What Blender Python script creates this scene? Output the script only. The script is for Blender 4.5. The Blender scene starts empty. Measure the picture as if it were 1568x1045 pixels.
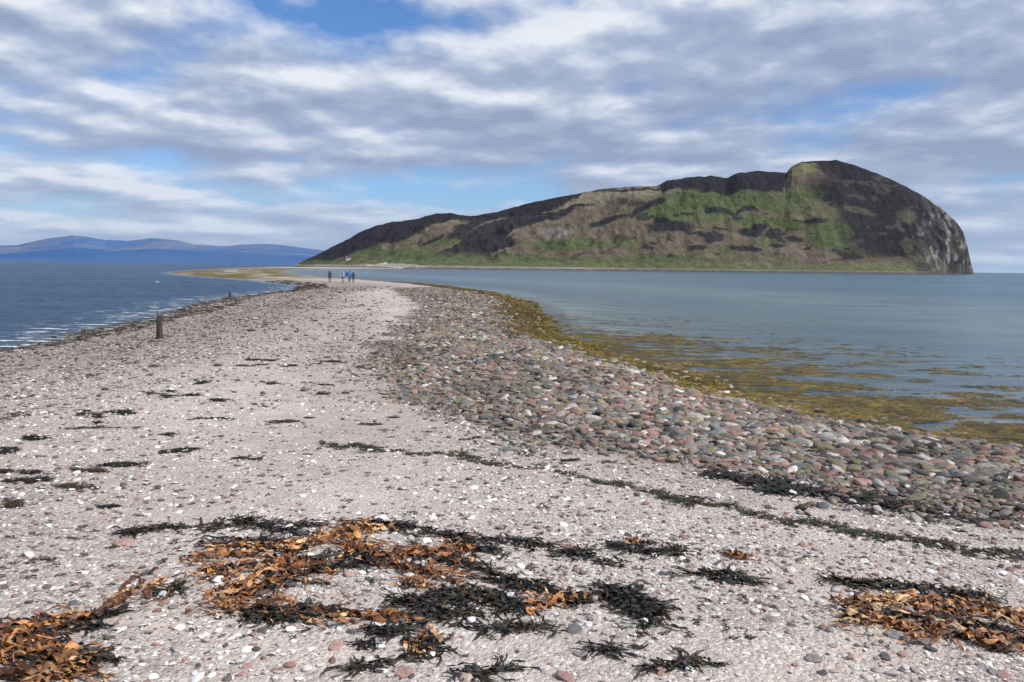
import bpy, math, random
import numpy as np
from mathutils import Matrix, Vector
rng=np.random.default_rng(7); random.seed(7)
scene=bpy.context.scene
scene.view_settings.view_transform='Standard'; scene.view_settings.look='None'; scene.view_settings.exposure=0

# ------------------------------------------------------------ camera
CAMZ=2.6; F=1220.0; PITCH=math.radians(5.29); ROLL=0.0113
cam=bpy.data.cameras.new('camera'); camo=bpy.data.objects.new('camera',cam); scene.collection.objects.link(camo)
M=Matrix.Rotation(math.pi/2-PITCH,4,'X')@Matrix.Rotation(ROLL,4,'Z')
camo.matrix_world=Matrix.Translation((0,0,CAMZ))@M
cam.lens=28; cam.sensor_width=36; cam.clip_start=0.05; cam.clip_end=100000
scene.camera=camo
R3=np.array(M.to_3x3())
def ray(px,py):
    px=np.asarray(px,float); py=np.asarray(py,float)
    return np.stack([(px-784)/F,-(py-522.5)/F,-np.ones_like(px)],-1)@R3.T
def plane_pt(px,py,z=0.0):
    d=ray(px,py); t=(z-CAMZ)/d[...,2]
    return d[...,0]*t, d[...,1]*t

# ------------------------------------------------------------ noise
def vnoise(x,y,seed=0):
    ix=np.floor(x).astype(np.int64); iy=np.floor(y).astype(np.int64)
    fx=x-ix; fy=y-iy; fx=fx*fx*(3-2*fx); fy=fy*fy*(3-2*fy)
    def h(a,b):
        n=(a*374761393+b*668265263+seed*144269504)&0xffffffff
        n=((n^(n>>13))*1274126177)&0xffffffff
        return ((n^(n>>16))&0xffff)/65535.0
    return (h(ix,iy)*(1-fx)+h(ix+1,iy)*fx)*(1-fy)+(h(ix,iy+1)*(1-fx)+h(ix+1,iy+1)*fx)*fy
def fbm(x,y,seed=0,o=4):
    s=0;a=1;t=0
    for i in range(o):
        s=s+a*vnoise(x*2**i+17.3*i,y*2**i-9.1*i,seed+i); t+=a; a*=.5
    return s/t*2-1
def sstep(a,b,x):
    t=np.clip((x-a)/(b-a),0,1); return t*t*(3-2*t)
def poly_sd(x,y,P):
    P=np.asarray(P,float); d2=np.full(x.shape,1e18); ins=np.zeros(x.shape,bool)
    for i in range(len(P)):
        x0,y0=P[i-1];x1,y1=P[i]
        ex,ey=x1-x0,y1-y0
        t=np.clip(((x-x0)*ex+(y-y0)*ey)/(ex*ex+ey*ey+1e-12),0,1)
        d2=np.minimum(d2,(x-x0-t*ex)**2+(y-y0-t*ey)**2)
        c=((y0>y)!=(y1>y)); 
        if ey!=0: ins^= c&(x<(x1-x0)*(y-y0)/ey+x0)
    d=np.sqrt(d2); return np.where(ins,d,-d)
def line_d(x,y,P):
    d2=np.full(x.shape,1e18)
    for i in range(1,len(P)):
        x0,y0=P[i-1];x1,y1=P[i];ex,ey=x1-x0,y1-y0
        t=np.clip(((x-x0)*ex+(y-y0)*ey)/(ex*ex+ey*ey+1e-12),0,1)
        d2=np.minimum(d2,(x-x0-t*ex)**2+(y-y0-t*ey)**2)
    return np.sqrt(d2)

# ------------------------------------------------------------ shoreline (surveyed onto the water plane)
right=[(1568,692),(1400,668),(1200,624),(1060,578),(935,545),(865,517),(838,492),(822,466),(760,449),(680,438),(600,431.5),(530,427),(460,421.5),(425,417),(440,412.8),(520,411.8)]
left=[(400,410.0),(345,411.3),(300,413.8),(262,418),(275,421),(400,430),(468,437),(462,444),(330,461),(240,489),(120,514),(0,541)]
P=[(26,-60),(22,-10),(15,4)]
for p in right:
    a,b=plane_pt(*p); P.append((float(a),float(b)))
P+= [(-100,850),(-100,1000),(-230,1000)]
for p in left:
    a,b=plane_pt(*p); P.append((float(a),float(b)))
P+=[(-15.5,12),(-17,-60)]
SHORE=np.array(P)
def sd_shore(x,y): 
    return poly_sd(x,y,SHORE)
def H(x,y,sd=None):
    if sd is None: sd=sd_shore(x,y)
    c=np.interp(y,[-20,8,30,100,200,300,800],[1.0,1.0,.85,.36,.4,.5,.7])
    s2=sd+0.35*fbm(x*.6,y*.6,3,3)*np.clip(np.hypot(x,y)/12,0,2.5)
    zp=c*(1-np.exp(-np.maximum(s2,0)/4.5))
    zn=-4*(1-np.exp(np.minimum(s2,0)*0.0125))
    n=0.035*fbm(x*.45,y*.45,11,3)+0.012*fbm(x*2.2,y*2.2,21,3)
    return zp+zn+n*sstep(-1,1.5,s2)
def gp(px,py):
    d=ray(px,py); z=np.full(d.shape[:-1],0.6)
    for i in range(12):
        t=(z-CAMZ)/d[...,2]
        z=z*.4+.6*H(d[...,0]*t,d[...,1]*t)
    t=(z-CAMZ)/d[...,2]; x=d[...,0]*t;y=d[...,1]*t
    return x,y,H(x,y)
def gpoly(l):
    a=np.array(l,float); x,y,z=gp(a[:,0],a[:,1]); return np.stack([x,y],1)

# ------------------------------------------------------------ node helpers
def newmat(name):
    m=bpy.data.materials.new(name); m.use_nodes=True; nt=m.node_tree; nt.nodes.clear()
    return m,nt
class N:
    def __init__(s,nt): s.nt=nt
    def n(s,t,ins=None,**kw):
        nd=s.nt.nodes.new(t)
        for k,v in kw.items(): setattr(nd,k,v)
        if ins:
            for k,v in ins.items(): s.set(nd,k,v)
        return nd
    def set(s,nd,k,v):
        sk=nd.inputs[k]
        if isinstance(v,bpy.types.NodeSocket): s.nt.links.new(v,sk)
        else:
            if isinstance(v,tuple) and len(v)==3 and sk.type=='RGBA': v=v+(1,)
            sk.default_value=v
    def math(s,op,a,b=0.0,clamp=False):
        nd=s.n('ShaderNodeMath',operation=op,use_clamp=clamp); s.set(nd,0,a); s.set(nd,1,b); return nd.outputs[0]
    def mix(s,f,a,b,bt='MIX'):
        nd=s.n('ShaderNodeMix',data_type='RGBA',blend_type=bt); s.set(nd,0,f); s.set(nd,6,a); s.set(nd,7,b); return nd.outputs[2]
    def ramp(s,f,st,interp='LINEAR'):
        nd=s.n('ShaderNodeValToRGB'); cr=nd.color_ramp; cr.interpolation=interp
        while len(cr.elements)<len(st): cr.elements.new(.5)
        for e,(p,c) in zip(cr.elements,st): 
            e.position=p; e.color=(tuple(c)+(1,)) if not isinstance(c,float) else (c,c,c,1)
        s.set(nd,0,f); return nd.outputs[0]
    def noise(s,vec,scale,detail=4,rough=.5,dist=0):
        nd=s.n('ShaderNodeTexNoise'); s.set(nd,'Vector',vec); s.set(nd,'Scale',scale); s.set(nd,'Detail',float(detail)); s.set(nd,'Roughness',rough); s.set(nd,'Distortion',float(dist)); return nd.outputs[0]
    def vor(s,vec,scale,feature='F1'):
        nd=s.n('ShaderNodeTexVoronoi',feature=feature); s.set(nd,'Vector',vec); s.set(nd,'Scale',scale); return nd
    def mapv(s,vec,scale=(1,1,1),loc=(0,0,0)):
        nd=s.n('ShaderNodeMapping'); s.set(nd,'Vector',vec); s.set(nd,'Scale',scale); s.set(nd,'Location',loc); return nd.outputs[0]
    def sep(s,c):
        nd=s.n('ShaderNodeSeparateColor'); s.set(nd,0,c); return nd.outputs
def mesh_obj(name,V,Fc,mat=None,smooth=True,link=True):
    me=bpy.data.meshes.new(name)
    V=np.asarray(V,np.float32); Fc=np.asarray(Fc,np.int32); k=Fc.shape[1]
    me.vertices.add(len(V)); me.vertices.foreach_set('co',V.ravel())
    me.loops.add(Fc.size); me.loops.foreach_set('vertex_index',Fc.ravel())
    me.polygons.add(len(Fc)); me.polygons.foreach_set('loop_start',np.arange(0,Fc.size,k,dtype=np.int32)); me.polygons.foreach_set('loop_total',np.full(len(Fc),k,np.int32))
    me.update(calc_edges=True)
    if smooth: me.polygons.foreach_set('use_smooth',np.ones(len(me.polygons),bool))
    o=bpy.data.objects.new(name,me)
    if link: scene.collection.objects.link(o)
    if mat: me.materials.append(mat)
    return o
def color_attr(o,name,arr):
    a=o.data.attributes.new(name,'FLOAT_COLOR','POINT'); arr=np.asarray(arr,np.float32)
    if arr.shape[1]==3: arr=np.concatenate([arr,np.ones((len(arr),1),np.float32)],1)
    a.data.foreach_set('color',np.ascontiguousarray(arr).ravel())
def grid_faces(nr,nc,wrap=False):
    i=np.arange(nr-1)[:,None]*nc; j=np.arange(nc if wrap else nc-1)[None,:]; j2=(j+1)%nc
    return np.stack([i+j,i+nc+j,i+nc+j2,i+j2],-1).reshape(-1,4)

# ------------------------------------------------------------ zones
cob=gpoly([(600,441),(640,470),(612,500),(575,530),(555,560),(590,610),(660,640),(720,665),(850,687),(1000,708),(1100,727),(1250,757),(1400,777),(1568,792),(1900,820),(1900,690),(1568,660),(1200,600),(935,530),(845,492),(822,462),(700,440)])
pale=gpoly([(784,1040),(560,790),(430,660),(450,590),(530,550),(560,520),(575,480),(565,445)])
pale2=gpoly([(1568,900),(1200,830),(900,760),(650,720),(500,640),(540,570)])
def zones(x,y,sd=None):
    if sd is None: sd=sd_shore(x,y)
    r=np.hypot(x,y)
    n1=fbm(x*.9,y*.9,31,4); n2=fbm(x*.25,y*.25,41,3)
    cs=poly_sd(x,y,cob)
    mc=sstep(-.45,.6,cs+n1*.8)
    side=x-np.interp(y,[-60,0,40,100,160],[0,0,-7,-14,-60])
    rt=sstep(-1,1,side)
    w=np.interp(y,[0,12,25,60,110,200],[1.3,1.5,2.0,3.0,4,3])
    mw=sstep(-.35,.35,(w-sd)+n1*1.1)*rt*sstep(-6,-2.5,sd)
    pn=sstep(-.05,.15,fbm(x*.5,y*1.1,45,4))
    mw=np.where(sd<0,np.maximum(mw*sstep(-2.5,-.5,sd),rt*sstep(-22,-10,sd)*(.12+.75*pn)),mw)
    far=sstep(125,150,y)*sstep(600,450,y); mw=np.maximum(mw,far*sstep(-.25,.1,n2+.1)*sstep(-3,0,sd))
    lf=sstep(11,5.5,sd+n1*1.5)*(1-rt)*sstep(3,12,y)
    pl=np.exp(-(line_d(x,y,pale)/(1.5+.04*r))**2)
    pl=np.maximum(pl,np.exp(-(line_d(x,y,pale2)/(.8+.02*r))**2)*sstep(-.3,.2,n1))
    return mc,mw,lf,pl
# ------------------------------------------------------------ terrain
th=np.radians(np.concatenate([np.arange(-180,-45,3),np.arange(-45,45,.13),np.arange(45,180,3)]))
rr=[.3,.8,1.3,1.7]; v=2.0
while v<900: rr.append(v); v*=1.0125
while v<40000: rr.append(v); v*=1.12
rr=np.array(rr)
Rg,Tg=np.meshgrid(rr,th,indexing='ij'); X=(Rg*np.sin(Tg)).ravel(); Y=(Rg*np.cos(Tg)).ravel()
sd=sd_shore(X,Y); Z=H(X,Y,sd)
mc,mw,lf,pl=zones(X,Y,sd)
m,nt=newmat('shingle_beach'); g=N(nt)
tc=g.n('ShaderNodeTexCoord').outputs['Object']
za=g.n('ShaderNodeAttribute',attribute_name='zones'); zr,zg,zb=g.sep(za.outputs['Color'])[:3]; zal=za.outputs['Alpha']
v1=g.vor(tc,95.); v2=g.vor(tc,38.); v3=g.vor(tc,16.)
c1=g.sep(v1.outputs['Color'])[0]; c2=g.sep(v2.outputs['Color'])[0]; c2b=g.sep(v2.outputs['Color'])[1]; c3=g.sep(v3.outputs['Color'])[0]
nl=g.noise(tc,.7,5,.6); nm=g.noise(tc,4.,5,.6); nf=g.noise(tc,.28,4,.6)
sandc=g.ramp(c1,[(0,(.10,.092,.088)),(.14,(.30,.235,.205)),(.39,(.40,.335,.295)),(.63,(.49,.435,.395)),(.84,(.62,.575,.54)),(.94,(.86,.84,.81))],'CONSTANT')
stc=g.ramp(c2,[(0,(.10,.10,.10)),(.28,(.30,.195,.165)),(.48,(.39,.36,.34)),(.74,(.80,.78,.75))],'CONSTANT')
fst=g.math('GREATER_THAN',c2b,.77)
col=g.mix(fst,sandc,stc)
fine=g.mix(.28,(.50,.41,.355),sandc)
pm=g.math('MULTIPLY',g.ramp(nl,[(.47,0.),(.60,1.)]),.9)
pm=g.math('MAXIMUM',pm,g.math('MULTIPLY',zal,.45))
col=g.mix(pm,col,fine)
col=g.mix(g.math('MULTIPLY',zal,.28),col,(.72,.66,.615))
col=g.mix(g.ramp(nm,[(.35,.34),(.55,0.)]),col,(.28,.22,.19))
col=g.mix(g.ramp(nf,[(.42,.34),(.6,0.)]),col,(.31,.25,.22))
shing=g.ramp(c2,[(0,(.07,.058,.055)),(.2,(.21,.15,.125)),(.45,(.28,.215,.185)),(.7,(.36,.31,.28)),(.92,(.58,.54,.51))],'CONSTANT')
col=g.mix(g.math('MULTIPLY',zb,.8),col,shing)
cobc=g.ramp(c3,[(0,(.035,.032,.032)),(.3,(.13,.085,.072)),(.55,(.14,.12,.105)),(.8,(.23,.205,.185))],'CONSTANT')
cobc=g.mix(.4,cobc,shing)
col=g.mix(zr,col,cobc)
nw=g.noise(tc,6.,6,.65)
weedc=g.ramp(nw,[(.3,(.02,.014,.006)),(.45,(.08,.06,.012)),(.58,(.16,.12,.022)),(.75,(.12,.12,.03))])
col=g.mix(zg,col,weedc)
h=g.math('ADD',g.math('MULTIPLY',v1.outputs['Distance'],-.5),g.math('MULTIPLY',v2.outputs['Distance'],-1.2))
h=g.math('ADD',h,g.math('MULTIPLY',nm,2.5))
bmp=g.n('ShaderNodeBump',{'Height':h,'Strength':.8,'Distance':.013})
bs=g.n('ShaderNodeBsdfPrincipled',{'Base Color':col,'Roughness':.85,'Normal':bmp.outputs[0],'Specular IOR Level':.25})
g.n('ShaderNodeOutputMaterial',{'Surface':bs.outputs[0]})
ter=mesh_obj('beach_ground',np.stack([X,Y,Z],1),grid_faces(len(rr),len(th),True),m)
color_attr(ter,'zones',np.stack([mc,mw,lf,pl],1))

# ------------------------------------------------------------ water
th2=np.radians(np.concatenate([np.arange(-180,-45,3),np.arange(-45,45,.22),np.arange(45,180,3)]))
r2=[3.,6.]; v=7.0
while v<900: r2.append(v); v*=1.010
while v<60000: r2.append(v); v*=1.15
r2=np.array(r2); Rg,Tg=np.meshgrid(r2,th2,indexing='ij'); X=(Rg*np.sin(Tg)).ravel(); Y=(Rg*np.cos(Tg)).ravel()
sd=sd_shore(X,Y); 
side=X-np.interp(Y,[-60,0,40,100,160,220,300,550,800,1000],[0,0,-7,-14,-50,-95,-105,-180,-230,-250])
rt=sstep(-2,2,side)
dep=-sd
amp=(1-rt)*sstep(0,8,dep)*sstep(300,150,np.hypot(X,Y))
wz=amp*(.20*fbm(X*.35+Y*.2,Y*.9,51,3)+.10*fbm(X*1.3,Y*2.4,55,2))
m,nt=newmat('sea_water'); g=N(nt)
tc=g.n('ShaderNodeTexCoord').outputs['Object']
wa=g.n('ShaderNodeAttribute',attribute_name='wz'); calm,shal,foam=g.sep(wa.outputs['Color'])[:3]; mid=wa.outputs['Alpha']
bign=g.noise(g.mapv(tc,(.012,.035,1)),1.,4,.55)
bayc=g.ramp(bign,[(.35,(.034,.072,.110)),(.5,(.048,.095,.112)),(.65,(.072,.122,.112))])
patch=g.noise(g.mapv(tc,(.10,.22,1)),1.,5,.6)
bayc=g.mix(g.math('MULTIPLY',mid,.85),bayc,g.ramp(patch,[(.35,(.070,.110,.100)),(.5,(.115,.165,.135)),(.65,(.145,.19,.165))]))
seac=g.ramp(bign,[(.35,(.016,.055,.12)),(.6,(.028,.080,.155))])
body=g.mix(calm,seac,bayc)
w1=g.noise(g.mapv(tc,(.8,1.9,1)),1.,5,.6); w2=g.noise(g.mapv(tc,(3.,6.5,1)),1.,5,.65); w3=g.noise(g.mapv(tc,(.12,.4,1)),1.,5,.65)
hh=g.math('ADD',g.math('MULTIPLY',w1,1.),g.math('ADD',g.math('MULTIPLY',w2,.42),g.math('MULTIPLY',w3,3.2)))
chop=g.ramp(g.math('ADD',g.math('MULTIPLY',w1,.5),g.math('MULTIPLY',w3,.5)),[(.40,.75),(.55,0.)])
body=g.mix(g.math('MULTIPLY',chop,g.math('SUBTRACT',1.,g.math('MULTIPLY',calm,.4))),body,g.mix(calm,(.009,.030,.065),(.035,.065,.078)))
dist=g.math('ADD',.17,g.math('MULTIPLY',g.math('SUBTRACT',1.,calm),.21))
bp=g.n('ShaderNodeBump',{'Height':hh,'Strength':1.,'Distance':dist})
fr=g.n('ShaderNodeFresnel',{'IOR':1.33,'Normal':bp.outputs[0]}).outputs[0]
cap=g.math('ADD',.24,g.math('MULTIPLY',calm,.13))
fac=g.math('MULTIPLY',fr,cap)
dif=g.n('ShaderNodeBsdfDiffuse',{'Color':body,'Normal':bp.outputs[0]})
tr=g.n('ShaderNodeBsdfTransparent',{'Color':(.78,.88,.84)})
dm=g.n('ShaderNodeMixShader',{0:g.math('MULTIPLY',shal,.97),1:dif.outputs[0],2:tr.outputs[0]})
gl=g.n('ShaderNodeBsdfGlossy',{'Color':(.88,.94,1.),'Roughness':.22,'Normal':bp.outputs[0]})
ms=g.n('ShaderNodeMixShader',{0:fac,1:dm.outputs[0],2:gl.outputs[0]})
fn=g.noise(g.mapv(tc,(.7,2.2,1)),1.,6,.7)
ff=g.math('MULTIPLY',g.ramp(fn,[(.55,0.),(.61,1.)]),foam)
wn=g.noise(g.mapv(tc,(.25,1.1,1)),1.,6,.72)
ff2=g.math('MULTIPLY',g.ramp(wn,[(.70,0.),(.73,.6)]),g.math('SUBTRACT',1.,calm))
fo=g.n('ShaderNodeBsdfDiffuse',{'Color':(.75,.78,.8)})
ms2=g.n('ShaderNodeMixShader',{0:g.math('MAXIMUM',ff,ff2),1:ms.outputs[0],2:fo.outputs[0]})
g.n('ShaderNodeOutputMaterial',{'Surface':ms2.outputs[0]})
wat=mesh_obj('sea_water',np.stack([X,Y,wz],1),grid_faces(len(r2),len(th2),True),m)
shal=np.exp(-np.maximum(dep,0)/np.where(rt>.5,9.0,1.2))
foam=(1-rt)*sstep(5.0,1,dep)*sstep(-1,.3,dep)
midz=np.exp(-((dep-24)/18)**2)*rt
color_attr(wat,'wz',np.stack([rt,shal,foam,midz],1))

# ------------------------------------------------------------ island
def horiz(px): return 400.55+0.0113*px
sil=np.array([(452,405.5),(465,399),(480,393),(500,383),(520,373),(535,366),(548,357),(575,347),(600,341),(640,336),(650,332),(668,328),(690,327),(704,331),(720,332),(740,329),(760,326),(785,319),(805,313),(850,304),(880,299),(910,292),(935,290),(965,288),(1000,287),(1015,279),(1050,274),(1085,272),(1105,275),(1122,268),(1150,264.5),(1195,267),(1203,257),(1218,251),(1240,250),(1270,249),(1300,257),(1330,268),(1360,280),(1400,300),(1430,320),(1455,340),(1467,355),(1475,378),(1481,400),(1487,418)],float)
NA=1100; NV=300
ax=np.linspace(452,1487,NA); up=np.interp(ax,sil[:,0],horiz(sil[:,0])-sil[:,1]); up=np.maximum(up,0)
up=up+ 1.0*fbm(ax/9,ax*0+3,5,4)*np.clip(up/40,0,1)
a=(ax-784)/F
ys=np.interp(ax,[452,480,560,700,1000,1300,1440,1487],[960,850,770,760,800,850,890,985])
yr=np.full(NA,985.0)
Rr=up/F*yr+CAMZ
t=np.concatenate([np.linspace(-.06,1,NV-60),np.linspace(1.02,1.9,60)])
T,A=np.meshgrid(t,a,indexing='ij'); AX=np.broadcast_to(ax,T.shape)
YS=np.broadcast_to(ys,T.shape); YR=np.broadcast_to(yr,T.shape); RR=np.broadcast_to(Rr,T.shape)
Yi=YS+(YR-YS)*T
back=T>1; Yi=np.where(back,YR+(T-1)*260,Yi); Xi=A*Yi
Tc=np.clip(T,0,1)
base=np.interp(AX,[452,540,700,1000,1380,1440,1487],[2,6,8,8,9,4,1])
prof=np.interp(Tc,[0,.04,.18,.35,.55,.75,.9,1],[0,.25,.6,1.,1,1,1,1])*base
s=np.clip((Tc-.12)/.88,0,1)
wrp=.15*fbm(Xi/110,Yi/110,61,3)
s2=np.clip(s+wrp*s*(1-s)*4,0,1)
rise=.45*s2+.55*(s2*s2*(3-2*s2))
cl=sstep(1395,1460,AX); rise=rise*(1-cl)+cl*np.clip(s*1.15,0,1)**.8
z=np.minimum(prof,RR)+rise*np.maximum(RR-np.minimum(base,RR),0)
det=(fbm(Xi/60,Yi/60,71,5)*14+np.abs(fbm(Xi/32,Yi/60,75,4))*-13)*(4*s*(1-s))**.7
z=z+det*np.clip(RR/60,0,1)
rock=sstep(1360,1440,AX+30*fbm(Xi/40,z/30,81,3))
z=z+rock*(fbm(Xi/9,Yi/12,83,5)*8)*np.clip(s*6,0,1)*sstep(1,.9,Tc)
lim=(RR-CAMZ)*(Yi/YR)+CAMZ-.7*np.minimum(1,(1-Tc)*20)
z=np.where(T<1,np.minimum(z,lim),z)
z=np.where(back,RR*np.clip(1-(T-1)*1.0,0,1)+0,z)
z=np.where(T<0,T*20,z)
z[-1]=-3
Zi=z
# vegetation map: bearing / height over the sea as surveyed from the spit
mx=AX+12*fbm(Xi/45,Yi/45,91,4)+6*fbm(Xi/12,Yi/14,92,3)
UP=(Zi-CAMZ)/Yi*F
mu=UP+6*fbm(Xi/40,Yi/40,93,4)+3.5*fbm(Xi/10,Yi/12,94,3)
C=np.zeros(T.shape+(3,))
def put(mask,c):
    global C
    C=C*(1-mask[...,None])+np.asarray(c)*mask[...,None]
olive=(.106,.088,.050); green=(.064,.086,.024); dark=(.019,.0140,.0138); tan=(.185,.16,.105); red=(.125,.090,.066)
C[:]=olive
nn=fbm(Xi/55,Yi/30,101,5)
put(sstep(.05,.32,nn)*.65,green); put(sstep(.08,.33,fbm(Xi/60,Yi/25,105,5))*.65,red); put(sstep(.2,.4,fbm(Xi/30,Zi/9,107,5))*.5,tan)
def ell(cx,cy,rx,ry,ang=0,soft=.3):
    cu=horiz(cx)-cy; dx=mx-cx; dy=mu-cu; ca,sa=math.cos(ang),math.sin(ang)
    q=np.sqrt(((dx*ca+dy*sa)/rx)**2+((-dx*sa+dy*ca)/ry)**2)
    return sstep(1+soft,1-soft,q)
for q in [(1110,317,115,27),(1240,300,43,12),(1275,362,42,26),(1020,325,35,16),(640,388,65,9),(730,396,170,5),(870,374,56,10),(1180,342,65,10),(560,385,40,6),(700,367,35,7),(960,395,120,5)]: put(ell(*q)*.78,green)
for q in [(1200,388,80,12),(1050,370,65,13),(900,388,80,6),(1000,347,36,9),(800,350,60,10),(1110,364,60,11),(930,355,46,10),(1160,330,40,6)]: put(ell(*q)*.65,red)
for q in [(915,300,60,9),(985,293,40,6),(790,338,70,6),(660,342,45,4),(640,350,20,3),(890,312,40,5)]: put(ell(*q)*.8,tan)
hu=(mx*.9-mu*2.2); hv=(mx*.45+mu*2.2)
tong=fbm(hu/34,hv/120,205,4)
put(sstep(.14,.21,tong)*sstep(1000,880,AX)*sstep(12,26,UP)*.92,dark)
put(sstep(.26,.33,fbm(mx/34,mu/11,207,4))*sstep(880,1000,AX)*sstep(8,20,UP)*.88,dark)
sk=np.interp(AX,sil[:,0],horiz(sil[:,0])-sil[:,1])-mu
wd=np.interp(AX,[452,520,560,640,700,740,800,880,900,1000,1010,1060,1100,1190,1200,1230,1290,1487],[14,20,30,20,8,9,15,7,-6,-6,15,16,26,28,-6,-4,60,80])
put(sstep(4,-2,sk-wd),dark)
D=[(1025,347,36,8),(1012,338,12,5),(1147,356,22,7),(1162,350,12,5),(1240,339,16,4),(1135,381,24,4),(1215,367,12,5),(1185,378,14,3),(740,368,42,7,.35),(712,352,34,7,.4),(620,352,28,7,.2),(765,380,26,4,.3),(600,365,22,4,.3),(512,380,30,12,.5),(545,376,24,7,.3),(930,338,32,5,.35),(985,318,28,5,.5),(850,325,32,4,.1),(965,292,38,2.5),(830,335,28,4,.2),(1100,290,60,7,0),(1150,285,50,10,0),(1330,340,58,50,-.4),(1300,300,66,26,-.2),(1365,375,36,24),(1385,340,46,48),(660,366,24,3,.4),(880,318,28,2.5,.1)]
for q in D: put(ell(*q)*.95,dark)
put(ell(1218,263,30,9)*.9,(.15,.14,.065)); put(ell(1280,262,40,8),dark); put(ell(1378,330,14,9,-.6)*.7,olive); put(ell(1310,325,26,5,-.2)*.6,olive); put(ell(1290,352,14,5,-.5)*.5,green); put(ell(848,356,22,8)*.7,(.2,.18,.16))
put(sstep(.2,.35,fbm(Xi/14,Zi/9,125,4))*sstep(1230,1300,AX)*.6,(.072,.060,.040))
g1=ell(1350,402,80,8)*.6; put(g1,olive)
put(rock*.85*sstep(-.3,.1,fbm(Xi/7,Zi/12,111,4)),(.080,.074,.068)); put(rock*sstep(.14,.30,fbm(Xi/5,Zi/10,115,4))*.9,(.20,.19,.175)); put(rock*sstep(.0,.22,fbm(Xi/14,Zi/9,118,4))*.85,(.028,.027,.019))
put(sstep(10,6,Zi+2*nn)*.8*(1-rock),(.092,.11,.03))
put(sstep(3.6,3.0,Zi)*(1-sstep(1380,1440,AX)),(.25,.22,.185)); put(sstep(2.2,1.2,Zi)*.7,(.05,.045,.04)); put(ell(600,407,42,2.0,0)*.8,(.42,.38,.33))
put(sstep(4.0,3,Zi)*sstep(900,1000,AX)*.5,(.06,.055,.055))
m,nt=newmat('island_hillside'); g=N(nt)
tc=g.n('ShaderNodeTexCoord').outputs['Object']; ca=g.n('ShaderNodeAttribute',attribute_name='veg').outputs['Color']
n1=g.noise(tc,.12,6,.7); n2=g.noise(tc,.5,5,.7)
f=g.math('MULTIPLY',g.ramp(n1,[(.25,.5),(.75,1.55)]),g.ramp(n2,[(.3,.66),(.7,1.42)]))
fc=g.n('ShaderNodeCombineColor',{0:f,1:f,2:f}).outputs[0]
cc=g.mix(1.,ca,fc,'MULTIPLY')
cc=g.mix(.035,cc,(.25,.38,.6))  # aerial haze painted in: faint blue tint over the whole hillside
bp=g.n('ShaderNodeBump',{'Height':g.math('ADD',n1,g.math('MULTIPLY',n2,.4)),'Strength':.85,'Distance':5.5})
bs=g.n('ShaderNodeBsdfPrincipled',{'Base Color':cc,'Roughness':.95,'Normal':bp.outputs[0],'Specular IOR Level':.1})
g.n('ShaderNodeOutputMaterial',{'Surface':bs.outputs[0]})
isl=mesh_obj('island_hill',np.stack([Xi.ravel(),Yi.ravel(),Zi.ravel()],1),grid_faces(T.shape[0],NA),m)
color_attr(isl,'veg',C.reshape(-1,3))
def isl_at(px,py):
    j=int(np.argmin(abs(ax-px))); k=int(np.argmin(abs(UP[:T.shape[0]-60,j]-(horiz(px)-py))))
    return Xi[k,j],Yi[k,j],Zi[k,j]

# ------------------------------------------------------------ distant hills
def hills(name,pts,y0,depth,seed,col1,col2,rough):
    p=np.array(pts,float); n=500; px=np.linspace(p[0,0],p[-1,0],n); u=np.interp(px,p[:,0],horiz(p[:,0])-p[:,1])+rough*fbm(px/25,px*0,seed,4)
    u=np.maximum(u,0); tt=np.linspace(0,1,50)
    TT,PX=np.meshgrid(tt,px,indexing='ij'); U=np.broadcast_to(u,TT.shape)
    Yh=y0+depth*TT; Xh=(PX-784)/F*Yh
    Zh=U/F*Yh*np.minimum(1,TT**.8)
    Zh=Zh*(1-.3*np.abs(fbm(Xh/900,Yh/900,seed+4,4))*4*TT*(1-TT))
    Zh[0]=-20
    m,nt=newmat(name); g=N(nt); tc=g.n('ShaderNodeTexCoord').outputs['Object']
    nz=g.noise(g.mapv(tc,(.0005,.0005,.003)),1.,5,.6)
    c=g.ramp(nz,[(.42,col1),(.66,col2)])  # bluish col1/col2 carry the distance haze in the base colour
    bs=g.n('ShaderNodeBsdfDiffuse',{'Color':c}); g.n('ShaderNodeOutputMaterial',{'Surface':bs.outputs[0]})
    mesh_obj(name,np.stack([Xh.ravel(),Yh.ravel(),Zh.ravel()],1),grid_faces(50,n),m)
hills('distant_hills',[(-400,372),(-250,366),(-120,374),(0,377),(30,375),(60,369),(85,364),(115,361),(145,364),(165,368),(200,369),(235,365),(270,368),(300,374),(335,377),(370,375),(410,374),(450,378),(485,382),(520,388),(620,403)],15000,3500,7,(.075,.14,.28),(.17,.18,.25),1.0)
hills('distant_foothills',[(-400,388),(-100,390),(0,389),(60,384),(120,380),(180,384),(240,381),(320,386),(400,388),(470,391),(560,400)],13000,1500,17,(.05,.115,.26),(.08,.135,.26),1.2)

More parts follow.
